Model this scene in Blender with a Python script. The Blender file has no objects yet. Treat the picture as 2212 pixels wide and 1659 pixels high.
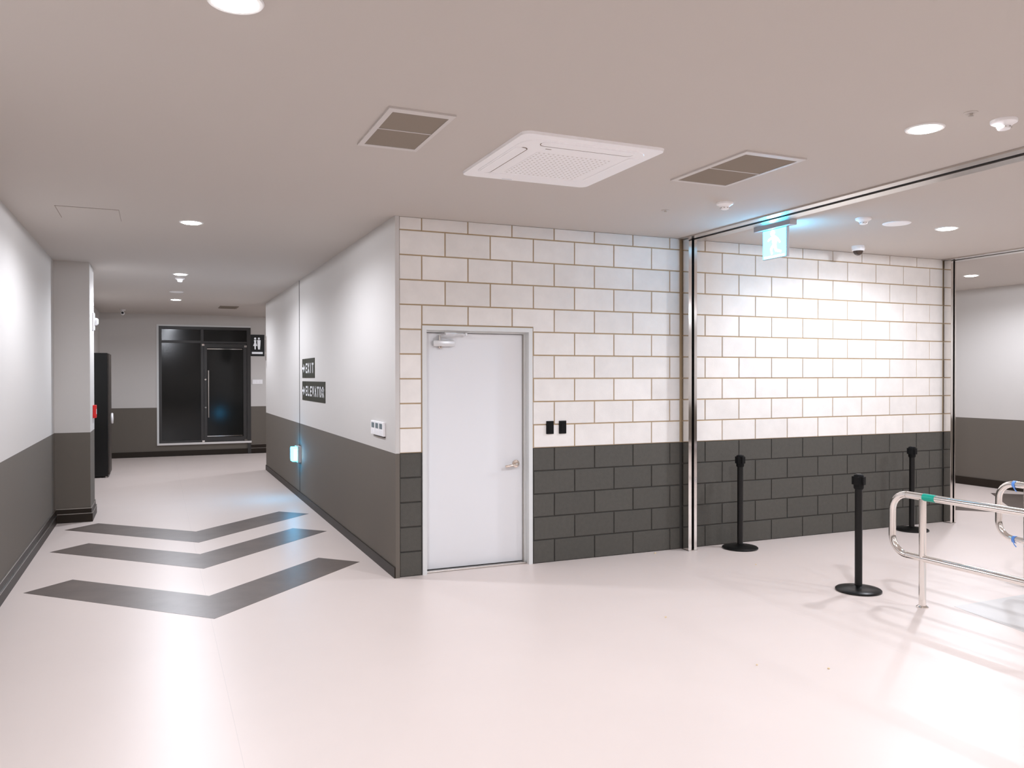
import bpy, bmesh, math, random
from mathutils import Vector, Matrix
random.seed(7)
C = bpy.context.scene.collection
HC = 2.904            # ceiling height
PAINT = 1.0           # height of the dark dado paint

# ------------------------------------------------------------------ camera, world, exposure
cam_d = bpy.data.cameras.new('camera')
cam = bpy.data.objects.new('camera', cam_d); C.objects.link(cam)
yaw, pitch, roll = 0.41163, -0.00842, -0.00129
cy, sy, cp, sp = math.cos(yaw), math.sin(yaw), math.cos(pitch), math.sin(pitch)
fw = Vector((sy*cp, cy*cp, sp)); r0 = Vector((cy, -sy, 0)); u0 = r0.cross(fw)
rt = math.cos(roll)*r0 + math.sin(roll)*u0
up = -math.sin(roll)*r0 + math.cos(roll)*u0
M = Matrix((rt, up, -fw)).transposed().to_4x4()
M.translation = Vector((-1.784, -6.351, 1.612))
cam.matrix_world = M
cam_d.sensor_width = 36; cam_d.lens = 1757.8/2212*36
cam_d.clip_start = 0.05; cam_d.clip_end = 60
sc = bpy.context.scene
sc.camera = cam
w = bpy.data.worlds.new('world'); sc.world = w; w.use_nodes = True
w.node_tree.nodes['Background'].inputs[0].default_value = (0.02, 0.02, 0.02, 1)
w.node_tree.nodes['Background'].inputs[1].default_value = 0.3
vs = sc.view_settings
vs.view_transform = 'Standard'; vs.look = 'None'; vs.gamma = 1; vs.use_curve_mapping = False
vs.exposure = 0.0
sc.cycles.max_bounces = 10; sc.cycles.diffuse_bounces = 6; sc.cycles.glossy_bounces = 5
sc.cycles.sample_clamp_indirect = 6
sc.cycles.caustics_reflective = False; sc.cycles.caustics_refractive = False
LAMP_W = 20.0
LAMP_COL = (0.94, 0.98, 1.08)

# ------------------------------------------------------------------ materials
def mat(name, col, rough=0.6, metal=0.0, emit=None, es=0.0, noise=0.0, nscale=4.0, bump=0.0, bscale=80.0, rnd=0.0, spec=0.5, rough_var=0.0):
    m = bpy.data.materials.new(name); m.use_nodes = True
    nt = m.node_tree; b = nt.nodes['Principled BSDF']
    b.inputs['Roughness'].default_value = rough; b.inputs['Metallic'].default_value = metal
    b.inputs['Specular IOR Level'].default_value = spec
    b.inputs['Base Color'].default_value = (*col, 1)
    if emit: b.inputs['Emission Color'].default_value = (*emit, 1); b.inputs['Emission Strength'].default_value = es
    if noise or rnd:
        hsv = nt.nodes.new('ShaderNodeHueSaturation'); hsv.inputs['Color'].default_value = (*col, 1)
        v = None
        geo = nt.nodes.new('ShaderNodeNewGeometry')
        if noise:
            n = nt.nodes.new('ShaderNodeTexNoise'); n.inputs['Scale'].default_value = nscale; n.inputs['Detail'].default_value = 5
            n.inputs['Roughness'].default_value = 0.6
            nt.links.new(geo.outputs['Position'], n.inputs['Vector'])
            mr = nt.nodes.new('ShaderNodeMapRange'); mr.inputs['From Min'].default_value = 0.3; mr.inputs['From Max'].default_value = 0.7
            mr.inputs['To Min'].default_value = 1-noise; mr.inputs['To Max'].default_value = 1+noise
            nt.links.new(n.outputs['Fac'], mr.inputs['Value']); v = mr.outputs[0]
        if rnd:
            oi = nt.nodes.new('ShaderNodeObjectInfo')
            mr2 = nt.nodes.new('ShaderNodeMapRange'); mr2.inputs['To Min'].default_value = 1-rnd; mr2.inputs['To Max'].default_value = 1+rnd*0.6
            nt.links.new(oi.outputs['Random'], mr2.inputs['Value'])
            if v is None: v = mr2.outputs[0]
            else:
                mu = nt.nodes.new('ShaderNodeMath'); mu.operation = 'MULTIPLY'
                nt.links.new(v, mu.inputs[0]); nt.links.new(mr2.outputs[0], mu.inputs[1]); v = mu.outputs[0]
        nt.links.new(v, hsv.inputs['Value']); nt.links.new(hsv.outputs[0], b.inputs['Base Color'])
    if rough_var:
        geo2 = nt.nodes.new('ShaderNodeNewGeometry'); n2 = nt.nodes.new('ShaderNodeTexNoise')
        n2.inputs['Scale'].default_value = 2.5; n2.inputs['Detail'].default_value = 4
        nt.links.new(geo2.outputs['Position'], n2.inputs['Vector'])
        mr3 = nt.nodes.new('ShaderNodeMapRange'); mr3.inputs['From Min'].default_value = 0.3; mr3.inputs['From Max'].default_value = 0.7
        mr3.inputs['To Min'].default_value = rough-rough_var; mr3.inputs['To Max'].default_value = rough+rough_var
        nt.links.new(n2.outputs['Fac'], mr3.inputs['Value']); nt.links.new(mr3.outputs[0], b.inputs['Roughness'])
    if bump:
        geo3 = nt.nodes.new('ShaderNodeNewGeometry'); n3 = nt.nodes.new('ShaderNodeTexNoise')
        n3.inputs['Scale'].default_value = bscale; n3.inputs['Detail'].default_value = 4
        nt.links.new(geo3.outputs['Position'], n3.inputs['Vector'])
        bp = nt.nodes.new('ShaderNodeBump'); bp.inputs['Strength'].default_value = bump; bp.inputs['Distance'].default_value = 0.003
        nt.links.new(n3.outputs['Fac'], bp.inputs['Height']); nt.links.new(bp.outputs[0], b.inputs['Normal'])
    return m

def two_tone(name, upper, lower, rough=0.75, bump=0.15):
    m = mat(name, upper, rough, bump=bump, bscale=120)
    nt = m.node_tree; b = nt.nodes['Principled BSDF']
    geo = nt.nodes.new('ShaderNodeNewGeometry'); sep = nt.nodes.new('ShaderNodeSeparateXYZ')
    nt.links.new(geo.outputs['Position'], sep.inputs[0])
    gt = nt.nodes.new('ShaderNodeMath'); gt.operation = 'GREATER_THAN'; gt.inputs[1].default_value = PAINT
    nt.links.new(sep.outputs['Z'], gt.inputs[0])
    mx = nt.nodes.new('ShaderNodeMix'); mx.data_type = 'RGBA'
    mx.inputs['A'].default_value = (*lower, 1); mx.inputs['B'].default_value = (*upper, 1)
    nt.links.new(gt.outputs[0], mx.inputs['Factor']); nt.links.new(mx.outputs['Result'], b.inputs['Base Color'])
    return m

UP, LO = (0.60, 0.575, 0.55), (0.130, 0.112, 0.092)
M_WALL = two_tone('plaster_paint', UP, LO)
M_MORTAR = two_tone('mortar', (0.46, 0.34, 0.21), (0.050, 0.046, 0.040), 0.9)
M_BR_W = mat('block_cream', (0.81, 0.775, 0.735), 0.75, noise=0.05, nscale=5, bump=0.25, bscale=90, rnd=0.05)
M_BR_D = mat('block_charcoal', (0.072, 0.067, 0.056), 0.7, noise=0.08, nscale=30, bump=0.6, bscale=110, rnd=0.07)
M_CEIL = mat('ceiling_paint', (0.565, 0.52, 0.48), 0.85, bump=0.08, bscale=60)
M_FLOOR = mat('floor_vinyl', (0.80, 0.70, 0.65), 0.38, spec=0.4, noise=0.012, nscale=1.6, bump=0.02, bscale=20)
M_CHEV = mat('floor_vinyl_brown', (0.150, 0.120, 0.105), 0.36, spec=0.45, noise=0.16, nscale=4.5, bump=0.03, bscale=25)
M_MATT = mat('mat_vinyl', (0.66, 0.64, 0.62), 0.3, noise=0.04, nscale=2.5)
M_BASE = mat('baseboard_vinyl', (0.022, 0.015, 0.010), 0.45, spec=0.25)
M_STEEL = mat('polished_steel', (0.78, 0.75, 0.72), 0.09, 1.0)
M_STEEL_B = mat('brushed_steel', (0.62, 0.58, 0.54), 0.28, 1.0)
M_TUBE = mat('tube_steel', (0.86, 0.82, 0.78), 0.13, 1.0)
M_DOOR = mat('door_enamel', (0.765, 0.765, 0.775), 0.42, spec=0.4)
M_FRAME = mat('frame_enamel', (0.70, 0.71, 0.70), 0.4)
M_SEAL = mat('door_seal', (0.45, 0.42, 0.38), 0.8)
M_BLACK = mat('black_paint', (0.0035, 0.0033, 0.003), 0.33, spec=0.35)
M_BLACKM = mat('black_matte', (0.004, 0.004, 0.004), 0.7, spec=0.2)
M_SLOT = mat('dark_slot', (0.004, 0.003, 0.003), 0.9)
M_PLAST = mat('white_plastic', (0.95, 0.94, 0.95), 0.35)
M_PLAST2 = mat('grey_plastic', (0.55, 0.56, 0.60), 0.5)
M_VENT = mat('vent_grey', (0.27, 0.225, 0.18), 0.6)
M_VENTF = mat('vent_frame', (0.62, 0.58, 0.55), 0.5)
M_GLASS = mat('dark_tinted_glass', (0.012, 0.012, 0.011), 0.12, spec=0.35)
M_DFRAME = mat('dark_anodised', (0.035, 0.032, 0.03), 0.4)
M_SCREEN = mat('lcd_grey', (0.22, 0.27, 0.29), 0.2)
M_LABEL = mat('sign_olive', (0.034, 0.034, 0.022), 0.5, spec=0.3)
M_WHITE = mat('sign_white', (0.85, 0.86, 0.88), 0.5)
M_RED = mat('alarm_red', (0.75, 0.008, 0.008), 0.4)
M_GREEN = mat('tape_green', (0.0, 0.36, 0.26), 0.35)
M_BLUE = mat('cable_tie_blue', (0.12, 0.30, 0.75), 0.4)
M_CRUMB = mat('popcorn', (0.85, 0.68, 0.42), 0.8)
M_LAMP = mat('lamp_diffuser', (0.9, 0.9, 0.9), 0.5, emit=(1, 0.985, 0.98), es=38.0)
M_LTRIM = mat('lamp_trim', (0.8, 0.79, 0.78), 0.5)
M_CYAN = mat('sign_lit_cyan', (0.2, 0.6, 0.65), 0.5, emit=(0.02, 0.50, 1.0), es=30.0)
M_CYANW = mat('sign_lit_white', (0.8, 0.9, 0.9), 0.5, emit=(0.75, 0.97, 1.0), es=16.0)
M_BRASS = mat('lever_nickel', (0.80, 0.70, 0.62), 0.14, 1.0)
M_SILVER = mat('closer_silver', (0.72, 0.72, 0.72), 0.35, 0.4)
M_DOME = mat('smoked_dome', (0.05, 0.03, 0.02), 0.08)

# faint sheet seams in the vinyl floor
def add_seams(m):
    nt = m.node_tree; b = nt.nodes['Principled BSDF']
    src = b.inputs['Base Color'].links[0].from_socket
    geo = nt.nodes.new('ShaderNodeNewGeometry'); sep = nt.nodes.new('ShaderNodeSeparateXYZ')
    nt.links.new(geo.outputs['Position'], sep.inputs[0])
    a = nt.nodes.new('ShaderNodeMath'); a.operation = 'ADD'; a.inputs[1].default_value = 1.46 + 20*3.66
    nt.links.new(sep.outputs['X'], a.inputs[0])
    md = nt.nodes.new('ShaderNodeMath'); md.operation = 'MODULO'; md.inputs[1].default_value = 3.66
    nt.links.new(a.outputs[0], md.inputs[0])
    lt = nt.nodes.new('ShaderNodeMath'); lt.operation = 'LESS_THAN'; lt.inputs[1].default_value = 0.0025
    nt.links.new(md.outputs[0], lt.inputs[0])
    mx = nt.nodes.new('ShaderNodeMix'); mx.data_type = 'RGBA'; mx.inputs['B'].default_value = (0.70, 0.62, 0.58, 1)
    nt.links.new(lt.outputs[0], mx.inputs['Factor']); nt.links.new(src, mx.inputs['A'])
    nt.links.new(mx.outputs['Result'], b.inputs['Base Color'])
add_seams(M_FLOOR)

# ------------------------------------------------------------------ mesh helpers
class MB:
    def __init__(s): s.bm = bmesh.new()
    def box(s, x0, x1, y0, y1, z0, z1, bev=0.0):
        vs_ = [s.bm.verts.new(p) for p in ((x0,y0,z0),(x1,y0,z0),(x1,y1,z0),(x0,y1,z0),(x0,y0,z1),(x1,y0,z1),(x1,y1,z1),(x0,y1,z1))]
        fs = [s.bm.faces.new([vs_[i] for i in f]) for f in ((0,3,2,1),(4,5,6,7),(0,1,5,4),(1,2,6,5),(2,3,7,6),(3,0,4,7))]
        if bev:
            es = list({e for f in fs for e in f.edges})
            bmesh.ops.bevel(s.bm, geom=es, offset=bev, segments=2, affect='EDGES', profile=0.5)
        return s
    def prism(s, pts, z0, z1, inset=None, axis='z'):
        # pts: outline (ccw); extruded z0..z1; inset: scale of the z0 outline
        def P(a, b, c):
            return {'z': (a, b, c), 'x': (c, a, b), 'y': (a, c, b)}[axis]
        n = len(pts); k = inset or 0.0
        cx = sum(p[0] for p in pts)/n; cyy = sum(p[1] for p in pts)/n
        lo = []
        for p in pts:
            d = Vector((p[0]-cx, p[1]-cyy)); L = d.length
            q = d*(1-k/L) if L > 1e-6 else d
            lo.append(s.bm.verts.new(P(cx+q.x, cyy+q.y, z0)))
        hi = [s.bm.verts.new(P(p[0], p[1], z1)) for p in pts]
        s.bm.faces.new(lo[::-1]); s.bm.faces.new(hi)
        for i in range(n): s.bm.faces.new((lo[i], lo[(i+1)%n], hi[(i+1)%n], hi[i]))
        return s
    def lathe(s, prof, cx=0, cyy=0, seg=32, axis='z', cap=True):
        rings = []
        for r, z in prof:
            ring = []
            for i in range(seg):
                a = 2*math.pi*i/seg; u, v = r*math.cos(a), r*math.sin(a)
                p = {'z': (cx+u, cyy+v, z), 'y': (cx+u, z, cyy+v), 'x': (z, cx+u, cyy+v)}[axis]
                ring.append(s.bm.verts.new(p))
            rings.append(ring)
        for a, b in zip(rings, rings[1:]):
            for i in range(seg):
                s.bm.faces.new((a[i], a[(i+1)%seg], b[(i+1)%seg], b[i]))
        if cap: s.bm.faces.new(rings[0][::-1]); s.bm.faces.new(rings[-1])
        return s
    def tube(s, path, r, seg=16, cap=True):
        path = [Vector(p) for p in path]; n = len(path)
        rings = []; prev = None
        for i, p in enumerate(path):
            t = (path[min(i+1, n-1)] - path[max(i-1, 0)]).normalized()
            if prev is None:
                ref = Vector((0, 0, 1)) if abs(t.z) < 0.9 else Vector((1, 0, 0))
                a = t.cross(ref).normalized()
            else:
                a = (prev - t*prev.dot(t)).normalized()
            prev = a; b = t.cross(a)
            rings.append([s.bm.verts.new(p + r*(math.cos(2*math.pi*k/seg)*a + math.sin(2*math.pi*k/seg)*b)) for k in range(seg)])
        for A, B in zip(rings, rings[1:]):
            for k in range(seg): s.bm.faces.new((A[k], A[(k+1)%seg], B[(k+1)%seg], B[k]))
        if cap: s.bm.faces.new(rings[0][::-1]); s.bm.faces.new(rings[-1])
        return s
    def mesh(s, name, m, smooth=False):
        bmesh.ops.recalc_face_normals(s.bm, faces=s.bm.faces[:])
        me = bpy.data.meshes.new(name); s.bm.to_mesh(me); s.bm.free(); me.materials.append(m)
        if smooth:
            for p in me.polygons: p.use_smooth = True
            try: me.set_sharp_from_angle(angle=math.radians(35))
            except Exception: pass
        return me
    def build(s, name, m, parent=None, smooth=False, loc=None):
        o = bpy.data.objects.new(name, s.mesh(name, m, smooth)); C.objects.link(o)
        if parent: o.parent = parent
        if loc: o.location = loc
        return o

def tag(o, label=None, cat=None, group=None, kind=None):
    if label: o['label'] = label
    if cat: o['category'] = cat
    if group: o['group'] = group
    if kind: o['kind'] = kind
    return o
def thing(name, loc, label, cat, group=None, rz=0.0):
    o = bpy.data.objects.new(name, None); C.objects.link(o); o.location = loc; o.rotation_euler = (0, 0, rz)
    o.empty_display_size = 0.1
    return tag(o, label, cat, group)
def struct(name, mb, m, label=None, cat=None):
    o = mb.build(name, m); o['kind'] = 'structure'
    tag(o, label, cat); return o
def copy_tree(o, parent=None):
    c = o.copy(); C.objects.link(c)
    if parent is not None: c.parent = parent
    for ch in [q for q in bpy.data.objects if q.parent == o]: copy_tree(ch, c)
    return c
def rrect(x0, x1, y0, y1, r, n=5):
    pts = []
    for cx, cyy, a0 in ((x1-r, y1-r, 0), (x0+r, y1-r, 90), (x0+r, y0+r, 180), (x1-r, y0+r, 270)):
        for i in range(n+1):
            a = math.radians(a0 + 90*i/n); pts.append((cx+r*math.cos(a), cyy+r*math.sin(a)))
    return pts

# ------------------------------------------------------------------ room shell
XL, XR, YB, YF = -2.822, 9.30, 11.70, -11.0
XP = 6.35                      # outer end of the block wall
YC = 8.40                      # far end of the corridor wall
struct('floor', MB().box(XL-0.2, XR+0.2, YF-0.2, YB+0.2, -0.1, 0), M_FLOOR, 'pale pinkish grey glossy vinyl floor of the whole hall', 'floor')
struct('ceiling', MB().box(XL-0.2, XR+0.2, YF-0.2, YB+0.2, HC, HC+0.1), M_CEIL, 'plain flat taupe painted ceiling with downlights and vents', 'ceiling')
struct('wall_left', MB().box(XL-0.2, XL, YF, YB, 0, HC), M_WALL, 'long left wall, pale grey above and dark grey below', 'wall')
struct('wall_far_right', MB().box(XR, XR+0.2, YF, YB, 0, HC), M_WALL, 'grey two-tone wall seen through the shutter opening at right', 'wall')
struct('wall_rear', MB().box(XL-0.2, XR+0.2, YF-0.2, YF, 0, HC), M_WALL, 'plain two-tone wall of the hall opposite the block wall', 'wall')
GX0, GX1, GZ0, GZ1 = -1.765, 0.045, 0.27, 2.68      # glass door unit in the end wall
wb = MB().box(XL-0.2, GX0, YB, YB+0.2, 0, HC).box(GX1, XR+0.2, YB, YB+0.2, 0, HC)
wb.box(GX0, GX1, YB, YB+0.2, GZ1, HC).box(GX0, GX1, YB, YB+0.2, 0, GZ0-0.04).box(GX0, GX1, YB+0.14, YB+0.2, GZ0-0.04, GZ1)
struct('wall_back', wb, M_WALL, 'two-tone end wall of the left corridor around the black glass door', 'wall')
struct('wall_corridor', MB().box(-0.035, 0.0, -0.012, YC, 0, HC).box(0, 0.12, 0.17, YC, 0, HC), M_WALL,
       'right wall of the corridor, pale grey above and dark grey below', 'wall')
struct('wall_corridor_end', MB().box(0.12, XP, YC-0.12, YC, 0, HC), M_WALL, 'far side of the block core facing the cross corridor', 'wall')
struct('wall_passage', MB().box(XP-0.05, XP, 0.0, YC-0.12, 0, HC), M_WALL, 'side of the block core along the right hand passage', 'wall')
# dark expansion joint in the corridor wall
struct('trim_1', MB().box(-0.037, -0.034, 4.735, 4.765, 0, HC), M_SLOT, 'thin dark vertical movement joint in the corridor wall', 'joint')
# pillar on the left
PX1, PY0, PY1 = -2.47, 3.90, 4.56
struct('pillar', MB().box(XL, PX1, PY0, PY1, 0, HC), M_WALL, 'square two-tone pillar standing out of the left wall', 'pillar')

# block wall: mortar bed, then single blocks
DX0, DX1, DZ = 0.193, 1.180, 2.033      # door opening in the block wall
bk = MB().box(0.0, DX0, 0.008, 0.17, 0, HC).box(DX1, XP, 0.008, 0.17, 0, HC).box(DX0, DX1, 0.008, 0.17, DZ, HC)
wall_block = struct('wall_block', bk, M_MORTAR, 'concrete block wall, cream above and charcoal below, around the white door', 'wall')
bcache = {}
def brick_mesh(w_, h_, m):
    key = (round(w_, 3), round(h_, 3), m.name)
    if key not in bcache:
        mb = MB(); c = 0.0025; d = 0.016
        f = [(0, 0), (w_, 0), (w_, h_), (0, h_)]
        fi = [(c, c), (w_-c, c), (w_-c, h_-c), (c, h_-c)]
        A = [mb.bm.verts.new((x, d, z)) for x, z in f]; B = [mb.bm.verts.new((x, c*0.8, z)) for x, z in f]
        D = [mb.bm.verts.new((x, 0, z)) for x, z in fi]
        mb.bm.faces.new(D); mb.bm.faces.new(A[::-1])
        for i in range(4):
            j = (i+1) % 4
            mb.bm.faces.new((A[i], A[j], B[j], B[i])); mb.bm.faces.new((B[i], B[j], D[j], D[i]))
        bcache[key] = mb.mesh('brick', m)
    return bcache[key]
J = 0.0055
def add_brick(x0, x1, z0, z1, m, yj):
    if x1-x0 < 0.02 or z1-z0 < 0.02: return
    o = bpy.data.objects.new('brick', brick_mesh(x1-x0, z1-z0, m)); C.objects.link(o)
    o.parent = wall_block; o.location = (x0, yj, z0)
segs = [(0.006, 2.700), (2.826, 6.190)]
for k in range(15):
    zb, zt = 0.2*k+J, min(0.2*k+0.2-J, HC-0.002)
    off = 0.191 if k % 2 == 0 else 0.391
    joints = [off+0.4*i for i in range(-1, 17)]
    m = M_BR_W if k >= 5 else M_BR_D
    for s0, s1 in segs:
        ranges = [(s0, s1)]
        if s0 < 1 and k < 10: ranges = [(0.006, DX0-0.010), (DX1+0.010, s1)]
        for a, b in ranges:
            for j in joints:
                x0, x1 = max(a, j+J), min(b, j+0.4-J)
                if x0 > a: x0 = j+J
                if x1-x0 < 0.02: continue
                yj = random.uniform(-0.0008, 0.0008)
                if k == 10 and x0 < DX1+0.01 and x1 > DX0-0.01:
                    zc = DZ+0.012
                    if x0 < DX1 < x1:      # notched block over the corner of the frame
                        mb = MB().box(x0, x1, 0.0, 0.016, zc, zt).box(DX1+0.01, x1, 0.0, 0.016, zb, zc+0.0005)
                        mb.build('brick', m, wall_block)
                    elif x1 < DX0+0.01: add_brick(x0, x1, zb, zt, m, yj)
                    else: add_brick(x0, x1, zc, zt, m, yj)
                else: add_brick(x0, x1, zb, zt, m, yj)

# baseboards
struct('baseboard_corridor', MB().box(-0.047, -0.035, -0.012, YC, 0, 0.085), M_BASE, 'dark brown baseboard along the right wall of the corridor', 'baseboard')
def stepped_base(name, boxes, lips, label):
    mb = MB()
    for b in boxes: mb.box(*b)
    o = struct(name, mb, M_BASE, label, 'baseboard')
    for l in lips: MB().box(*l).build('edge_strip', M_STEEL_B, o)
    return o
stepped_base('baseboard_left', [(XL, XL+0.022, YF, PY0, 0, 0.085), (XL, XL+0.010, YF, PY0, 0.085, 0.145)],
             [(XL, XL+0.024, YF, PY0-0.022, 0.085, 0.089), (XL, XL+0.012, YF, PY0-0.010, 0.145, 0.150)], 'two-step dark baseboard with steel edges along the left wall')
stepped_base('baseboard_pillar', [(XL+0.022, PX1+0.022, PY0-0.022, PY0, 0, 0.095), (PX1, PX1+0.022, PY0, PY1, 0, 0.095),
                                  (XL+0.010, PX1+0.010, PY0-0.010, PY0, 0.095, 0.150), (PX1, PX1+0.010, PY0, PY1, 0.095, 0.150)],
             [(XL+0.022, PX1+0.024, PY0-0.024, PY0, 0.095, 0.100), (PX1, PX1+0.024, PY0, PY1, 0.095, 0.100),
              (XL+0.010, PX1+0.012, PY0-0.012, PY0, 0.150, 0.156), (PX1, PX1+0.012, PY0, PY1, 0.150, 0.156)], 'black two-step baseboard with bright edges round the pillar')
struct('baseboard_left_far', MB().box(XL, XL+0.015, PY1, YB, 0, 0.1), M_BASE, 'dark baseboard along the left wall beyond the pillar', 'baseboard')
stepped_base('baseboard_back', [(XL, GX1-0.06, YB-0.015, YB, 0, 0.11), (GX1, XR, YB-0.022, YB, 0, 0.11), (GX1, XR, YB-0.010, YB, 0.11, 0.19)],
             [(GX1, XR, YB-0.024, YB, 0.11, 0.116), (GX1, XR, YB-0.012, YB, 0.19, 0.196)], 'black baseboard along the foot of the corridor end wall')
struct('baseboard_far_right', MB().box(XR-0.015, XR, YF, YB, 0, 0.115), M_BASE, 'black baseboard of the two-tone wall beyond the shutter opening', 'baseboard')

# ------------------------------------------------------------------ white door in the block wall
door = MB().box(DX0, DX0+0.036, -0.006, 0.17, 0, DZ).box(DX1-0.036, DX1, -0.006, 0.17, 0, DZ).box(DX0+0.036, DX1-0.036, -0.006, 0.17, DZ-0.036, DZ)
# rebate step inside the frame
door.box(DX0+0.036, DX0+0.050, 0.055, 0.17, 0, DZ-0.036).box(DX1-0.050, DX1-0.036, 0.055, 0.17, 0, DZ-0.036).box(DX0+0.050, DX1-0.050, 0.055, 0.17, DZ-0.050, DZ-0.036)
d1 = struct('door_1', door, M_FRAME, 'white flush metal door with lever handle and closer in the block wall', 'door')
LX0, LX1, LZ1 = DX0+0.053, DX1-0.053, DZ-0.054
leaf = MB().box(LX0, LX1, 0.095, 0.140, 0.018, LZ1, bev=0.002).build('door_leaf', M_DOOR, d1)
MB().box(DX0+0.036, DX1-0.036, 0.040, 0.17, 0.0, 0.014, bev=0.003).build('threshold', M_STEEL_B, d1)
seal = MB().box(DX1-0.0505, DX1-0.049, 0.070, 0.094, 0.014, LZ1).box(DX0+0.049, DX0+0.0505, 0.070, 0.094, 0.014, LZ1).build('seal', M_SEAL, d1)
for hz in (0.25, 1.05, 1.78):
    MB().lathe([(0.007, hz-0.05), (0.007, hz+0.05)], LX0-0.001, 0.090, 12).build('hinge', M_STEEL_B, d1, True)
# lever handle
hx, hz = LX1-0.062, 0.862
hd = MB().lathe([(0.034, 0.0955), (0.034, 0.090), (0.031, 0.086), (0.022, 0.084)], hx, hz, 40, 'y').build('door_handle', M_BRASS, d1, True)
MB().tube([(hx, 0.088, hz), (hx, 0.050, hz), (hx-0.012, 0.040, hz-0.001), (hx-0.035, 0.038, hz-0.004), (hx-0.08, 0.040, hz-0.010), (hx-0.118, 0.046, hz-0.016)], 0.0105, 14).build('lever', M_BRASS, hd, True)
# closer
cl = MB().box(LX0+0.060, LX0+0.250, 0.052, 0.0955, LZ1-0.112, LZ1-0.060, bev=0.012).build('door_closer', M_SILVER, d1, True)
MB().lathe([(0.015, LZ1-0.127), (0.016, LZ1-0.112)], LX0+0.125, 0.073, 16).build('valve_cap', M_BRASS, cl, True)
MB().lathe([(0.008, LZ1-0.062), (0.008, LZ1-0.028), (0.011, LZ1-0.026), (0.011, LZ1-0.016)], LX0+0.120, 0.073, 14).build('spindle', M_STEEL_B, cl, True)
arm = MB()
arm.tube([(LX0+0.120, 0.070, LZ1-0.021), (LX0+0.14, -0.045, LZ1-0.013)], 0.006, 8)
arm.tube([(LX0+0.130, -0.040, LZ1-0.008), (LX0+0.235, 0.0, LZ1-0.008)], 0.009, 10).tube([(LX0+0.235, 0.0, LZ1-0.008), (LX0+0.345, 0.048, LZ1-0.006)], 0.006, 10)
arm.lathe([(0.012, LZ1-0.018), (0.012, LZ1+0.004)], LX0+0.345, 0.050, 14)
arm.build('arm', M_SILVER, cl, True)

# ------------------------------------------------------------------ roller shutter guides and ceiling slots
def shutter(xg, yg, loc_label, slot_label, slot_cat='shutter track', w_side=0.094, yend=-10.9, n=0):
    g = thing('shutter_guide', (xg, 0, 0), loc_label, 'shutter guide')
    H = HC-0.014; D = yg
    MB().box(0, 0.035, -D, -0.0015, 0.0, H, bev=0.0015).build('side_plate', M_STEEL, g)
    MB().box(0.035, 0.062, -D*0.5, -0.0015, 0.0, H).build('inner_channel', M_SLOT, g)
    MB().box(0.062, w_side, -D, -0.0015, 0.0, H, bev=0.0015).build('cover_plate', M_STEEL, g)
    MB().box(0.0, w_side, -D-0.008, -0.0015, 0.0, 0.006).build('foot_plate', M_STEEL_B, g)
    t = thing('shutter_slot_frame', (xg, 0, 0), slot_label, slot_cat)
    z0 = HC-0.012
    MB().box(-0.035, 0.047, yend, -0.002, z0, HC).build('frame_rail', M_STEEL_B, t)
    MB().box(0.103, 0.215, yend, -0.002, z0, HC).build('frame_rail', M_STEEL_B, t)
    MB().box(0.047, 0.103, yend, -0.002, HC-0.003, HC).build('slot_opening', M_SLOT, t)
    return g, t
shutter(2.720, 0.113, 'polished steel shutter guide post between the two block wall bays', 'long steel edged shutter slot crossing the ceiling beside the lit exit sign')
shutter(6.200, 0.095, 'polished steel shutter guide post at the outer end of the block wall', 'steel edged ceiling slot at the outer end of the block wall', w_side=0.080)

# ------------------------------------------------------------------ chevron arrows in the floor
def chevron(cx, y0, label, far=0.62, ext=1.27):
    # 45 degree arms; near apex at (cx, y0)
    t = thing('floor_chevron', (cx, y0, 0), label, 'floor arrow', 'brown chevrons in the vinyl floor')
    q = 0.62; e = ext; h = 0.0012; ap = far
    L = [(0, 0), (0, ap), (-e+0.30, e+ap-0.31), (-e, e)]
    R_ = [(0, 0), (e, e), (e-0.30, e+ap-0.31), (0, ap)]
    for p in (L, R_):
        MB().prism(p, 0.0, h).build('arm', M_CHEV, t)
chevron(-1.437, -0.586, 'brown chevron in the corridor floor, the one nearest the white door')
chevron(-1.428, 0.965, 'middle one of the three brown chevrons in the corridor floor')
chevron(-1.415, 2.145, 'brown chevron in the corridor floor just past the pillar')
chevron(7.815, -0.27, 'brown chevron on the floor beyond the second shutter guide')

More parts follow.
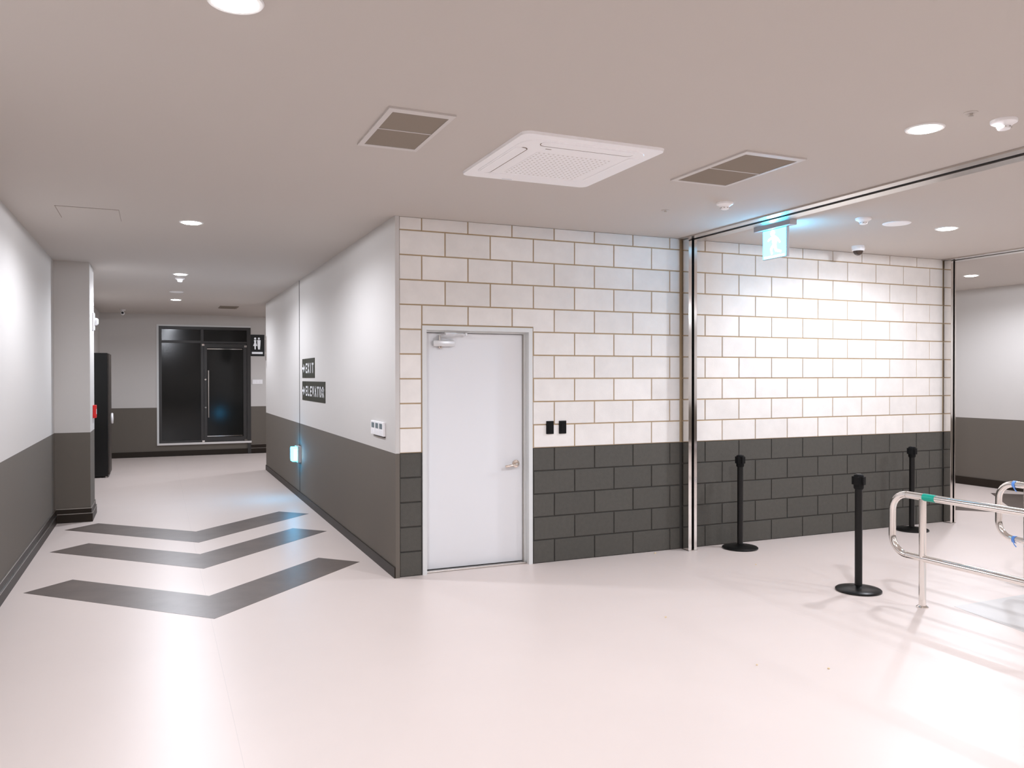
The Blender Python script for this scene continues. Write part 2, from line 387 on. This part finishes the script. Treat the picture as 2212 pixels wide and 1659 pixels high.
# ------------------------------------------------------------------ downlights
def photometry(ld):
    # wide 'batwing' distribution of a recessed LED downlight, cut off near the horizontal
    ld.use_nodes = True; nt = ld.node_tree; em = nt.nodes['Emission']
    geo = nt.nodes.new('ShaderNodeNewGeometry'); dt = nt.nodes.new('ShaderNodeVectorMath'); dt.operation = 'DOT_PRODUCT'
    nt.links.new(geo.outputs['Normal'], dt.inputs[0]); nt.links.new(geo.outputs['Incoming'], dt.inputs[1])
    ab = nt.nodes.new('ShaderNodeMath'); ab.operation = 'ABSOLUTE'; nt.links.new(dt.outputs['Value'], ab.inputs[0])
    pw = nt.nodes.new('ShaderNodeMath'); pw.operation = 'POWER'; pw.inputs[1].default_value = -1.9; nt.links.new(ab.outputs[0], pw.inputs[0])
    mr = nt.nodes.new('ShaderNodeMapRange'); mr.interpolation_type = 'SMOOTHSTEP'
    mr.inputs['From Min'].default_value = 0.12; mr.inputs['From Max'].default_value = 0.66
    nt.links.new(ab.outputs[0], mr.inputs['Value'])
    mu = nt.nodes.new('ShaderNodeMath'); mu.operation = 'MULTIPLY'
    nt.links.new(pw.outputs[0], mu.inputs[0]); nt.links.new(mr.outputs[0], mu.inputs[1]); 
    # faint spill towards the horizontal from the lens rim
    mx = nt.nodes.new('ShaderNodeMath'); mx.operation = 'MAXIMUM'; mx.inputs[1].default_value = 0.04; nt.links.new(ab.outputs[0], mx.inputs[0])
    dv = nt.nodes.new('ShaderNodeMath'); dv.operation = 'DIVIDE'; dv.inputs[0].default_value = 0.30; nt.links.new(mx.outputs[0], dv.inputs[1])
    ad = nt.nodes.new('ShaderNodeMath'); ad.operation = 'ADD'; nt.links.new(mu.outputs[0], ad.inputs[0]); nt.links.new(dv.outputs[0], ad.inputs[1])
    nt.links.new(ad.outputs[0], em.inputs['Strength'])

def make_lamp():
    t = thing('ceiling_downlight', (0, 0, HC), '', 'downlight')
    MB().lathe([(0.078, -0.006), (0.092, -0.006), (0.096, -0.001), (0.096, 0.0)], 0, 0, 40, cap=False).build('trim_ring', M_LTRIM, t, True)
    MB().lathe([(0.001, -0.0150), (0.040, -0.0140), (0.068, -0.0100), (0.077, -0.0040), (0.078, -0.0005)], 0, 0, 40).build('diffuser', M_LAMP, t, True)
    ld = bpy.data.lights.new('lamp_light', 'AREA'); ld.shape = 'DISK'; ld.size = 0.15
    ld.energy = LAMP_W; ld.color = LAMP_COL; ld.spread = math.pi; photometry(ld)
    lo = bpy.data.objects.new('lamp_light', ld); C.objects.link(lo); lo.parent = t; lo.location = (0, 0, -0.017)
    return t
lamps = [
    (-1.531, -3.40, 'bright round downlight above the corridor mouth, nearest the camera'),
    (-1.515, 0.93, 'bright round downlight above the corridor chevrons'),
    (-1.506, 4.62, 'bright round corridor downlight level with the pillar'),
    (-1.487, 8.23, 'farthest bright round downlight, near the black glass door'),
    (1.885, -3.32, 'bright round downlight before the shutter slot beside the large smoke detector'),
    (4.53, -1.36, 'bright round downlight beyond the shutter slot, right of the flat white disc'),
    (7.76, 0.84, 'bright round downlight beyond the second shutter slot'),
    (-1.53, -7.6, None), (1.885, -7.4, None), (5.4, -5.6, None), (8.0, -3.4, None), (5.2, -9.6, None), (8.0, -7.8, None),
    (2.4, 10.0, None), (6.5, 10.0, None), (7.8, 5.2, None),
]
l0 = make_lamp(); first = True
for x, y, lab in lamps:
    o = l0 if first else copy_tree(l0); first = False
    o.location = (x, y, HC)
    o['label'] = lab or 'round white ceiling downlight of the same kind, outside the picture'
    o['group'] = 'ceiling downlights' if lab else 'ceiling downlights out of view'

# ------------------------------------------------------------------ ceiling air conditioner
ac = thing('ceiling_air_conditioner', (0.426, -1.986, HC), 'large square white cassette air conditioner in the ceiling between two vents', 'air conditioner')
hw, hh = 0.445, 0.490
MB().prism(rrect(-hw, hw, -hh, hh, 0.05), -0.015, 0.0, inset=0.005).build('panel', M_PLAST, ac)
MB().prism(rrect(-hw+0.05, hw-0.05, -hh+0.065, hh-0.065, 0.14, 8), -0.0185, -0.0145, inset=0.003).build('centre_plate', M_PLAST, ac)
mat_gap = mat('ac_gap', (0.10, 0.055, 0.02), 0.8)
def louver(x0, x1, y0, y1, gx, gy):
    # flap with an air gap along its inner edge
    r = min(x1-x0, y1-y0)/2*0.92
    fl = MB().prism(rrect(x0, x1, y0, y1, r, 6), -0.0215, -0.0180, inset=0.001).build('louver', M_PLAST, ac)
    if gx or gy:
        MB().prism(rrect(x0+gx, x1+gx, y0+gy, y1+gy, r, 6), -0.0213, -0.0182).build('air_gap', mat_gap, fl)
louver(-0.382, -0.312, -0.25, 0.345, 0.0050, 0.0)
louver(-0.285, 0.300, -0.400, -0.322, 0.0, 0.0065)
louver(0.316, 0.386, -0.30, 0.30, 0, 0)
louver(-0.300, 0.300, 0.326, 0.399, 0, 0)
gr = MB().prism(rrect(-0.232, 0.262, -0.205, 0.305, 0.02), -0.0202, -0.0180, inset=0.002).build('intake_grille', M_PLAST, ac)
dm = MB()
for i in range(16):
    for j in range(13):
        x = -0.215+0.455*i/15; y = -0.185+0.465*j/12
        dm.box(x-0.0055, x+0.0055, y-0.0055, y+0.0055, -0.0206, -0.0200)
o = dm.build('grille_holes', mat('ac_hole', (0.62, 0.59, 0.56), 0.8), gr); o['kind'] = 'stuff'
MB().box(-0.215, -0.180, -0.272, -0.264, -0.0195, -0.0180).build('indicator', M_VENT, ac)
MB().box(-0.17, -0.10, 0.462, 0.470, -0.0160, -0.0145).build('maker_plate', M_PLAST2, ac)

# ------------------------------------------------------------------ vents
def vent(x0, x1, y0, y1, xi0, xi1, yi0, yi1, ydiv, label, n):
    cx, cyy = (x0+x1)/2, (y0+y1)/2
    t = thing('ceiling_vent', (cx, cyy, HC), label, 'vent')
    a, b, c, d = x0-cx, x1-cx, y0-cyy, y1-cyy; e, f, g, h = xi0-cx, xi1-cx, yi0-cyy, yi1-cyy
    fr = MB().box(a, e, c, d, -0.010, 0).box(f, b, c, d, -0.010, 0).box(e, f, c, g, -0.010, 0).box(e, f, h, d, -0.010, 0)
    fr.build('frame', M_VENTF, t)
    MB().box(e, f, g, h, -0.0012, 0).build('backing', mat_vback, t)
    MB().box(e, f, ydiv-cyy-0.005, ydiv-cyy+0.005, -0.0095, -0.0012).build('crossbar', M_VENTF, t)
    sl = MB()
    for i in range(n):
        y = g + (h-g)*(i+0.5)/n
        sl.bm.faces.new([sl.bm.verts.new(p) for p in ((e, y-0.0050, -0.0030), (f, y-0.0050, -0.0030), (f, y+0.0050, -0.0085), (e, y+0.0050, -0.0085))])
    o = sl.build('slats', M_VENT, t); o['kind'] = 'stuff'
mat_vback = mat('vent_dark', (0.05, 0.04, 0.03), 0.9)
vent(-0.762, -0.425, -2.560, -1.880, -0.733, -0.447, -2.508, -1.920, -2.222, 'grey slatted ceiling vent left of the air conditioner', 40)
vent(1.300, 1.744, -2.630, -1.880, 1.336, 1.718, -2.580, -1.912, -2.243, 'grey slatted ceiling vent between the air conditioner and the shutter slot', 44)
t = thing('ceiling_vent', (-0.57, 9.45, HC), 'small dark slatted vent in the corridor ceiling near the glass door', 'vent')
MB().box(-0.16, 0.16, -0.25, 0.25, -0.010, 0).build('frame', M_VENT, t)
sl = MB()
for i in range(10): sl.box(-0.13, 0.13, -0.22+0.045*i, -0.20+0.045*i, -0.014, -0.010)
o = sl.build('slats', M_VENT, t); o['kind'] = 'stuff'
# access panel: fine shadow gap
t = thing('ceiling_access_panel', (-2.26, 0.865, HC), 'flush ceiling access hatch outlined by a thin line, near the left wall', 'access panel')
M_GAPL = mat('hatch_gap', (0.30, 0.25, 0.21), 0.9)
MB().box(-0.222, 0.215, -0.25, 0.25, -0.0015, 0).build('gap', M_GAPL, t)
MB().box(-0.215, 0.213, -0.243, 0.243, -0.003, -0.0005).build('hatch', M_CEIL, t)

# ------------------------------------------------------------------ detectors, sprinklers, speaker, cameras
def detector(x, y, r, h, label, group=None):
    t = thing('smoke_detector', (x, y, HC), label, 'smoke detector')
    MB().lathe([(r, 0), (r, -0.010), (r*0.96, -0.015), (r*0.75, -0.022), (r*0.52, -h*0.62)], 0, 0, 36).build('base', M_PLAST, t, True)
    c = MB().lathe([(r*0.50, -h*0.60), (r*0.52, -h*0.72), (r*0.46, -h*0.93), (r*0.30, -h)], 0, 0, 28).build('sensor_cap', M_PLAST, t, True)
    sl = MB()
    for k in range(8):
        a = k*math.pi/4; sl.box(r*0.49*math.cos(a)-0.004, r*0.49*math.cos(a)+0.004, r*0.49*math.sin(a)-0.004, r*0.49*math.sin(a)+0.004, -h*0.80, -h*0.74)
    o = sl.build('inlet_slots', M_VENT, c); o['kind'] = 'stuff'
detector(2.135, -3.575, 0.062, 0.050, 'large looking white smoke detector at the top right, nearest the bright downlight')
detector(2.085, -1.44, 0.062, 0.052, 'white smoke detector before the shutter slot, left of the exit sign')
detector(3.50, -1.41, 0.062, 0.052, 'white smoke detector beyond the shutter slot, between exit sign and flat disc')
detector(-1.503, 5.05, 0.060, 0.055, 'small white smoke detector in the corridor ceiling behind the second downlight')
t = thing('ceiling_speaker', (3.93, -1.36, HC), 'flat round white speaker disc in the ceiling above the dome camera', 'speaker')
MB().lathe([(0.112, 0), (0.112, -0.004), (0.106, -0.008), (0.098, -0.008)], 0, 0, 40).build('rim', M_PLAST, t, True)
MB().lathe([(0.098, -0.0078), (0.097, -0.0095), (0.05, -0.011), (0.001, -0.0115)], 0, 0, 40).build('grille', M_PLAST, t, True)
t = thing('ceiling_speaker', (-1.505, 6.9, HC), 'thin flat white disc in the corridor ceiling between the farthest downlights', 'speaker')
MB().lathe([(0.10, 0), (0.10, -0.006), (0.09, -0.010)], 0, 0, 32).build('rim', M_PLAST, t, True)
t = thing('dome_camera', (4.575, -0.34, HC), 'white dome security camera on the ceiling close to the block wall', 'security camera')
MB().lathe([(0.063, 0), (0.063, -0.028), (0.058, -0.045), (0.050, -0.050)], 0, 0, 36).build('housing', M_PLAST, t, True)
MB().lathe([(0.049, -0.048), (0.045, -0.066), (0.033, -0.082), (0.016, -0.092), (0.001, -0.095)], 0, 0, 36).build('dome', M_DOME, t, True)
t = thing('security_camera', (-2.37, 10.75, HC), 'small white security camera under the ceiling near the end wall', 'security camera')
MB().lathe([(0.05, 0), (0.05, -0.02), (0.02, -0.024), (0.02, -0.05)], 0, 0, 24).build('mount', M_PLAST, t, True)
MB().lathe([(0.030, -0.10), (0.034, -0.06), (0.034, 0.06)], 0, -0.07, 20, 'y').build('body', M_PLAST, t, True)
MB().lathe([(0.022, -0.106), (0.022, -0.099)], 0, -0.07, 16, 'y').build('lens', M_BLACK, t, True)
def sprinkler(x, y, label, r=0.032):
    t = thing('sprinkler', (x, y, HC), label, 'sprinkler')
    MB().lathe([(r, 0), (r, -0.002), (r*0.6, -0.004)], 0, 0, 28).build('escutcheon', M_CEIL, t, True)
    MB().lathe([(0.008, -0.003), (0.007, -0.014), (0.012, -0.015), (0.012, -0.017)], 0, 0, 16).build('head', M_STEEL_B, t, True)
sprinkler(1.875, -3.59, 'tiny sprinkler head between the top right downlight and smoke detector')
sprinkler(1.833, -1.04, 'tiny sprinkler head near the top of the cream blocks, left of the smoke detector')

# ------------------------------------------------------------------ exit sign
t = thing('exit_sign', (2.985, -0.95, HC), 'glowing cyan running man exit sign hanging from the ceiling', 'exit sign')
MB().box(-0.030, 0.045, -0.215, 0.225, -0.046, 0.0, bev=0.004).build('mounting_box', M_PLAST2, t)
MB().box(0.001, 0.029, -0.146, 0.146, -0.295, -0.046, bev=0.003).build('housing', M_PLAST2, t)
def man(mb, s, x0, x1):
    # running figure in (u, v), u to the right as seen, each piece a thin prism
    P = lambda pts: mb.prism([(a*s, b*s) for a, b in pts], x0, x1, axis='x')
    P([(0.02+0.026*math.cos(k*math.pi/6), 0.085+0.026*math.sin(k*math.pi/6)) for k in range(12)])
    P([(-0.045, 0.035), (-0.01, 0.06), (0.03, 0.055), (0.02, -0.01), (-0.02, -0.02)])
    P([(0.02, 0.055), (0.03, 0.04), (0.075, 0.02), (0.08, 0.03), (0.05, 0.048)])
    P([(-0.04, 0.04), (-0.075, 0.0), (-0.065, -0.008), (-0.025, 0.03)])
    P([(-0.02, -0.015), (0.02, -0.01), (0.05, -0.045), (0.035, -0.095), (0.018, -0.09), (0.028, -0.05)])
    P([(-0.02, -0.01), (-0.03, -0.055), (-0.085, -0.075), (-0.08, -0.09), (-0.012, -0.072), (0.008, -0.02)])
for sgn in (-1, 1):
    xa = 0.0 if sgn < 0 else 0.030
    f = MB().box(xa-0.0012, xa+0.0012, -0.138, 0.138, -0.288, -0.052).build('lit_face', M_CYAN, t)
    mb = MB(); man(mb, 1.0, xa+sgn*0.0015-0.0006, xa+sgn*0.0015+0.0006)
    mb.box(xa+sgn*0.0015-0.0006, xa+sgn*0.0015+0.0006, -0.12, 0.12, -0.122, -0.105)
    o = mb.build('running_man', M_CYANW, f); o.location = (0, 0, -0.165)

# corridor guide light on the wall
t = thing('exit_guide_light', (-0.035, 4.66, 0.59), 'small glowing cyan exit guide light low on the corridor wall', 'exit guide light')
MB().prism([(-0.03, -0.105), (0.22, -0.105), (0.22, 0.105), (-0.03, 0.105)], -0.045, 0.0, axis='x').build('housing', M_PLAST2, t)
MB().prism(rrect(-0.02, 0.21, -0.092, 0.092, 0.03), -0.105, -0.045, axis='x').build('lens', M_CYAN, t)
mb = MB(); mb.box(-0.092, -0.058, -0.0215, -0.0200, -0.07, 0.07); mb.build('lit_symbol', M_CYANW, t)

# ------------------------------------------------------------------ direction signs
def strokes(ch):
    S = {'E': [(0,0,0,1),(0,0,1,0),(0,.5,.85,.5),(0,1,1,1)], 'X': [(0,0,1,1),(0,1,1,0)], 'I': [(.5,0,.5,1)], 'T': [(.5,0,.5,1),(0,1,1,1)],
         'L': [(0,0,0,1),(0,0,1,0)], 'V': [(0,1,.5,0),(.5,0,1,1)], 'A': [(0,0,.5,1),(.5,1,1,0),(.2,.35,.8,.35)],
         'O': [(0,0,0,1),(1,0,1,1),(0,0,1,0),(0,1,1,1)], 'R': [(0,0,0,1),(0,1,1,1),(1,1,1,.52),(0,.5,1,.5),(.4,.5,1,0)]}
    return S[ch]
def letter(mb, ch, u0, w_, v0, h_, x0, x1, th=0.026):
    # u runs along -Y (left to right for a reader in the corridor)
    for a, b, c, d in strokes(ch):
        p = Vector((u0+th/2+a*(w_-th), v0+th/2+b*(h_-th))); q = Vector((u0+th/2+c*(w_-th), v0+th/2+d*(h_-th)))
        dd = (q-p).normalized(); nrm = Vector((-dd.y, dd.x))*th/2; ex = dd*th/2
        pts = [p-ex-nrm, q+ex-nrm, q+ex+nrm, p-ex+nrm]
        mb.prism([(-k.x, k.y) for k in pts], x0, x1, axis='x')
def dir_sign(name, yl, yr, z0, z1, text, label):
    t = thing(name, (-0.035, yl, (z0+z1)/2), label, 'sign')
    L = yl-yr; h = (z1-z0)/2; at = 0.235
    MB().box(-0.006, 0, -at+0.003, 0, -h, h).build('arrow_plate', M_LABEL, t)
    MB().box(-0.006, 0, -L, -at-0.003, -h, h).build('name_plate', M_LABEL, t)
    mb = MB()
    mb.prism([(-0.02, -0.014), (-0.13, -0.014), (-0.13, 0.014), (-0.02, 0.014)], -0.0080, -0.0058, axis='x')
    mb.prism([(-0.11, 0.055), (-0.11, -0.055), (-0.20, 0.0)], -0.0080, -0.0058, axis='x')
    mb.build('arrow', M_WHITE, t)
    n = len(text); cell = (L-at-0.05)/n
    for i, ch in enumerate(text):
        wd = cell*0.70 if ch != 'I' else cell*0.35
        mb = MB(); letter(mb, ch, at+0.035+cell*i+(cell*0.70-wd)/2, wd, -0.062, 0.124, -0.0080, -0.0058, 0.024)
        mb.build('letter', M_WHITE, t)
dir_sign('direction_sign', 4.49, 3.60, 1.607, 1.850, 'EXIT', 'dark sign with white arrow and EXIT lettering on the corridor wall')
dir_sign('direction_sign', 4.49, 2.93, 1.320, 1.562, 'ELEVATOR', 'longer dark sign reading ELEVATOR below the EXIT sign')

# restroom flag sign
t = thing('restroom_sign', (-0.186, 8.30, 2.165), 'black projecting restroom sign with white woman and man figures', 'sign')
MB().box(-0.115, 0.115, -0.02, 0.02, -0.186, 0.186, bev=0.003).build('panel', M_BLACK, t)
fg = MB()
def disc(cx, cz, r): fg.prism([(cx+r*math.cos(k*math.pi/8), cz+r*math.sin(k*math.pi/8)) for k in range(16)], -0.0225, -0.0200, axis='y')
def poly(pts): fg.prism(pts, -0.0225, -0.0200, axis='y')
disc(-0.040, 0.118, 0.018); poly([(-0.060, 0.092), (-0.020, 0.092), (-0.026, 0.045), (-0.005, -0.010), (-0.075, -0.010), (-0.054, 0.045)])
poly([(-0.054, -0.010), (-0.028, -0.010), (-0.032, -0.070), (-0.050, -0.070)])
fg.build('woman_figure', M_WHITE, t)
fg = MB()
disc(0.022, 0.118, 0.018); poly([(-0.006, 0.092), (0.050, 0.092), (0.046, 0.010), (0.038, -0.070), (0.008, -0.070), (-0.002, 0.010)])
fg.build('man_figure', M_WHITE, t)
MB().box(-0.095, 0.085, -0.0225, -0.0200, -0.148, -0.112).build('text_bar', M_WHITE, t)
MB().box(0.136, 0.150, -0.03, 0.03, -0.26, 0.155).box(0.112, 0.136, -0.008, 0.008, 0.105, 0.118).box(0.112, 0.136, -0.008, 0.008, -0.135, -0.122).build('bracket', M_STEEL_B, t)

# ------------------------------------------------------------------ small wall fittings
t = thing('thermostat_panel', (-0.035, 0.505, 1.176), 'white three-gang thermostat panel near the corner of the corridor wall', 'thermostat')
MB().box(-0.022, 0, -0.215, 0.215, -0.060, 0.060, bev=0.004).build('housing', M_PLAST, t)
for k in range(3):
    y = 0.135-0.135*k
    MB().box(-0.0235, -0.0215, y-0.045, y+0.045, 0.000, 0.044).build('display', M_SCREEN, t)
    MB().box(-0.0240, -0.0215, y-0.030, y+0.030, -0.042, -0.014).build('button', M_PLAST, t)
MB().box(-0.016, 0, -0.21, 0.13, -0.068, -0.0605).build('cable_stub', M_BASE, t)
def switch(x, label):
    t = thing('switch_plate', (x, 0, 1.174), label, 'switch')
    MB().box(-0.034, 0.034, -0.012, 0.004, -0.056, 0.056, bev=0.002).build('plate', M_BLACKM, t)
    MB().box(-0.018, 0.018, -0.015, -0.0115, -0.030, 0.030, bev=0.001).build('rocker', M_BLACKM, t)
switch(1.346, 'black switch plate on the cream blocks, the one next to the door')
switch(1.469, 'black switch plate on the cream blocks, the one farther from the door')
t = thing('light_switch', (0.181, YB, 1.518), 'wide white switch plate below the restroom sign on the end wall', 'switch')
MB().box(-0.104, 0.104, -0.014, 0, -0.048, 0.048, bev=0.004).build('plate', M_PLAST, t)
for k in (-1, 0, 1): MB().box(k*0.06-0.022, k*0.06+0.022, -0.018, -0.013, -0.03, 0.03, bev=0.002).build('rocker', M_PLAST, t)
t = thing('fire_call_point', (PX1, 4.36, 1.215), 'small red fire call point on the pillar side', 'fire alarm')
MB().box(0, 0.035, -0.07, 0.07, -0.075, 0.075, bev=0.005).build('housing', M_RED, t)
MB().box(0.034, 0.037, -0.03, 0.03, -0.03, 0.03).build('press_plate', M_WHITE, t)
t = thing('alarm_strobe', (PX1, 4.38, 2.270), 'small white alarm beacon high on the pillar side', 'alarm light')
MB().box(0, 0.020, -0.10, 0.06, -0.10, 0.10, bev=0.004).build('back_plate', M_PLAST, t)
MB().lathe([(0.045, 0.018), (0.043, 0.045), (0.030, 0.060)], 0.0, 0.0, 24, 'x').build('lens', M_PLAST, t, True)

# ------------------------------------------------------------------ black glass door in the end wall
yg = YB
dw = MB().box(GX0+0.02, GX0+0.075, yg-0.01, yg+0.09, GZ0, GZ1-0.015).box(GX1-0.075, GX1, yg-0.012, yg+0.09, GZ0, GZ1-0.015)
dw.box(GX0+0.075, GX1-0.075, yg-0.01, yg+0.09, GZ1-0.075, GZ1-0.015).box(-0.945, -0.890, yg-0.01, yg+0.09, GZ0, GZ1-0.075)
dw.box(GX0+0.075, -0.945, yg-0.01, yg+0.09, 2.325, 2.375).box(-0.890, GX1-0.075, yg-0.01, yg+0.09, 2.325, 2.365).box(GX0+0.075, -0.945, yg-0.01, yg+0.09, GZ0, GZ0+0.045)
dr = struct('door_2', dw, M_DFRAME, 'black framed glass double door raised above a curb at the corridor end', 'door')
for nm, b in (('side_pane', (GX0+0.075, -0.945, yg+0.025, yg+0.035, GZ0+0.045, 2.325)),
              ('transom_pane', (GX0+0.075, -0.945, yg+0.025, yg+0.035, 2.375, GZ1-0.075)),
              ('transom_pane', (-0.890, GX1-0.075, yg+0.025, yg+0.035, 2.365, GZ1-0.075))):
    MB().box(*b).build(nm, M_GLASS, dr)
MB().box(GX0-0.018, GX0+0.020, yg-0.008, yg+0.02, GZ0, GZ1+0.018).box(GX0+0.02, GX1, yg-0.008, yg+0.02, GZ1-0.015, GZ1+0.018).build('casing', M_FRAME, dr)
MB().box(GX1-0.065, GX1, yg-0.030, yg-0.0005, 0.0, GZ0-0.04).build('post_foot', M_DFRAME, dr)
MB().box(GX0-0.018, GX1+0.01, yg-0.035, yg+0.14, GZ0-0.04, GZ0).build('sill', mat('white_stone', (0.75, 0.72, 0.70), 0.4), dr)
lf = MB().box(-0.885, -0.825, yg-0.004, yg+0.030, GZ0+0.01, 2.315).box(-0.105, -0.035, yg-0.004, yg+0.030, GZ0+0.01, 2.315)
lf.box(-0.825, -0.105, yg-0.004, yg+0.030, 2.235, 2.315).box(-0.825, -0.105, yg-0.004, yg+0.030, GZ0+0.01, GZ0+0.10)
lfo = lf.build('door_leaf', M_DFRAME, dr)
MB().box(-0.825, -0.105, yg+0.008, yg+0.018, GZ0+0.10, 2.235).build('pane', M_GLASS, lfo)
MB().box(-0.825, -0.125, yg-0.010, yg-0.002, 2.200, 2.216).build('top_edge_strip', M_STEEL, lfo)
MB().box(-0.825, -0.125, yg-0.010, yg-0.002, GZ0+0.112, GZ0+0.128).build('bottom_edge_strip', M_STEEL, lfo)
MB().tube([(-0.800, yg-0.055, 0.78), (-0.800, yg-0.055, 1.76)], 0.014, 14).build('pull_handle', M_STEEL_B, lfo, True)
MB().tube([(-0.800, yg-0.055, 0.86), (-0.800, yg-0.003, 0.86)], 0.010, 10).tube([(-0.800, yg-0.055, 1.68), (-0.800, yg-0.003, 1.68)], 0.010, 10).build('handle_mount', M_STEEL_B, lfo, True)
for z in (0.99, 1.57): MB().lathe([(0.018, yg-0.016), (0.018, yg-0.004)], -0.855, z, 16, 'y').build('lock', M_STEEL, lfo, True)
for x, z in ((-0.90, 2.29), (-0.06, 2.27), (-0.90, GZ0+0.02), (-0.06, GZ0+0.02)):
    MB().box(x-0.025, x+0.025, yg-0.020, yg-0.009, z-0.02, z+0.02, bev=0.003).build('pivot', M_STEEL, lfo)

# ------------------------------------------------------------------ tall black cabinet past the pillar
t = thing('tall_cabinet', (-2.66, 8.62, 0), 'tall narrow black cabinet against the left wall behind the pillar', 'cabinet')
MB().box(-0.155, 0.150, -0.36, 0.36, 0.02, 2.01, bev=0.004).build('carcass', M_BLACK, t)
MB().box(0.150, 0.172, -0.355, -0.003, 0.05, 2.00, bev=0.002).build('door', mat('brown_black', (0.035, 0.026, 0.02), 0.5), t)
MB().box(0.150, 0.172, 0.003, 0.355, 0.05, 2.00, bev=0.002).build('door', mat('brown_black', (0.05, 0.038, 0.03), 0.5), t)
kb = MB().lathe([(0.085, 0), (0.092, 0.012), (0.085, 0.030), (0.035, 0.034)], 0.0, 0.0, 28, 'x').build('round_handle', M_PLAST, t, True)
kb.location = (0.172, 0.25, 0.93)
for x in (-0.12, 0.12):
    for y in (-0.32, 0.32): MB().lathe([(0.015, 0), (0.018, 0.02)], x, y, 12).build('foot', M_STEEL_B, t, True)

# ------------------------------------------------------------------ stanchions
def make_stanchion():
    t = thing('stanchion', (0, 0, 0), '', 'stanchion', 'black belt posts')
    MB().lathe([(0.160, 0), (0.165, 0.004), (0.165, 0.012), (0.158, 0.018), (0.10, 0.028), (0.045, 0.034), (0.031, 0.042)], 0, 0, 56).build('base', M_BLACK, t, True)
    MB().lathe([(0.027, 0.038), (0.027, 0.80)], 0, 0, 32).build('post', M_BLACK, t, True)
    MB().lathe([(0.029, 0.765), (0.036, 0.775), (0.036, 0.868), (0.030, 0.875)], 0, 0, 32).build('head', M_BLACKM, t, True)
    for a in (0, 90, 180, 270):
        c = MB().box(0.030, 0.046, -0.021, 0.021, 0.800, 0.862, bev=0.003).build('belt_slot', M_BLACKM, t)
        c.rotation_euler = (0, 0, math.radians(a))
    MB().lathe([(0.024, 0.874), (0.022, 0.880), (0.010, 0.882)], 0, 0, 24).build('cap', M_BLACK, t, True)
    return t
s0 = make_stanchion()
st = [(3.238, -0.205, 'black belt post beside the shutter guide, close to the block wall', 0.15),
      (3.052, -1.790, 'black belt post standing alone in front, left of the steel rail', 0.35),
      (5.47, -0.215, 'black belt post near the outer end of the block wall, behind the rail', 0.2)]
for i, (x, y, lab, a) in enumerate(st):
    o = s0 if i == 0 else copy_tree(s0)
    o.location = (x, y, 0); o.rotation_euler = (0, 0, a); o['label'] = lab

# ------------------------------------------------------------------ stainless rails
def rail(x, ypost, yloop, label):
    t = thing('handrail', (x, ypost, 0), label, 'handrail', 'stainless queue rails')
    ye = -5.2; zt, zl, r = 0.772, 0.343, 0.0245; R = 0.125; dy = yloop-ypost
    path = [(0, -3.2, zt), (0, -1.0, zt), (0, dy-R, zt)]
    for k in range(1, 9):
        a = math.radians(90-90*k/8); path.append((0, dy-R+R*math.cos(a), zt-R+R*math.sin(a)))
    for k in range(0, 9):
        a = math.radians(-90*k/8); path.append((0, dy-R+R*math.cos(a), zl+R+R*math.sin(a)))
    path += [(0, -1.0, zl), (0, -3.2, zl)]
    MB().tube(path, r, 20).build('rail_tube', M_TUBE, t, True)
    for y in (0.0, -1.55, -3.1):
        p = MB().lathe([(0.024, 0.008), (0.024, zt-0.015)], 0, y, 24).build('post', M_TUBE, t, True)
        MB().lathe([(0.040, 0), (0.040, 0.006), (0.032, 0.012), (0.026, 0.016)], 0, y, 28).build('floor_flange', M_TUBE, p, True)
    for z in (zt, zl): MB().lathe([(0.0252, dy-R-0.006), (0.0252, dy-R)], 0, z, 24, 'y').build('joint_ring', M_STEEL_B, t, True)
    return t, dy, R, zt, zl
t, dy, R, zt, zl = rail(3.11, -2.300, -2.045, 'polished steel queue rail in front with a green tape wrap')
MB().lathe([(0.0262, -0.105), (0.0262, -0.010)], 0, zt, 24, 'y').build('tape_wrap', M_GREEN, t, True)['label'] = 'green tape wrapped round the top rail'
t, dy, R, zt, zl = rail(4.335, -2.215, -1.985, 'polished steel queue rail at the picture edge with blue ties')
for z in (zt, zl):
    MB().lathe([(0.028, dy-R-0.020), (0.028, dy-R+0.002)], 0, z, 20, 'y').build('cable_tie', M_BLUE, t, True)
    MB().tube([(-0.027, dy-R-0.01, z), (-0.04, dy-R-0.03, z-0.03), (-0.035, dy-R-0.045, z-0.05)], 0.004, 8).build('tie_tail', M_BLUE, t, True)

# pale sheet between the rails
t = MB().prism([(3.33, -2.375), (3.19, -3.10), (3.16, -5.6), (4.27, -5.6), (4.27, -2.36)], 0.0, 0.0015).build('queue_lane_mat', M_MATT)
tag(t, 'pale bluish grey floor sheet in the lane between the steel rails', 'floor mat')

# popcorn crumbs on the floor
for x, y, s_ , lab in ((2.382, -0.075, 0.016, 'cream crumb on the floor right against the charcoal blocks'),
                  (1.334, -1.778, 0.012, 'tiny cream crumb alone in the middle of the open floor'),
                  (1.283, -2.742, 0.010, 'tiny cream crumb, left one of the front pair on the floor'),
                  (1.606, -2.947, 0.012, 'tiny cream crumb, right one of the front pair on the floor'),
                  (2.919, -0.803, 0.011, 'tiny cream crumb on the floor just before the wall side belt post')):
    mb = MB(); rr = random.Random(int(x*1000))
    bmesh.ops.create_icosphere(mb.bm, subdivisions=2, radius=s_*0.55)
    for v in mb.bm.verts: v.co *= rr.uniform(0.7, 1.25); v.co.z = max(v.co.z*0.7, -s_*0.3)
    o = mb.build('popcorn_crumb', M_CRUMB, None, True, (x, y, s_*0.3)); tag(o, lab, 'crumb', 'popcorn crumbs')
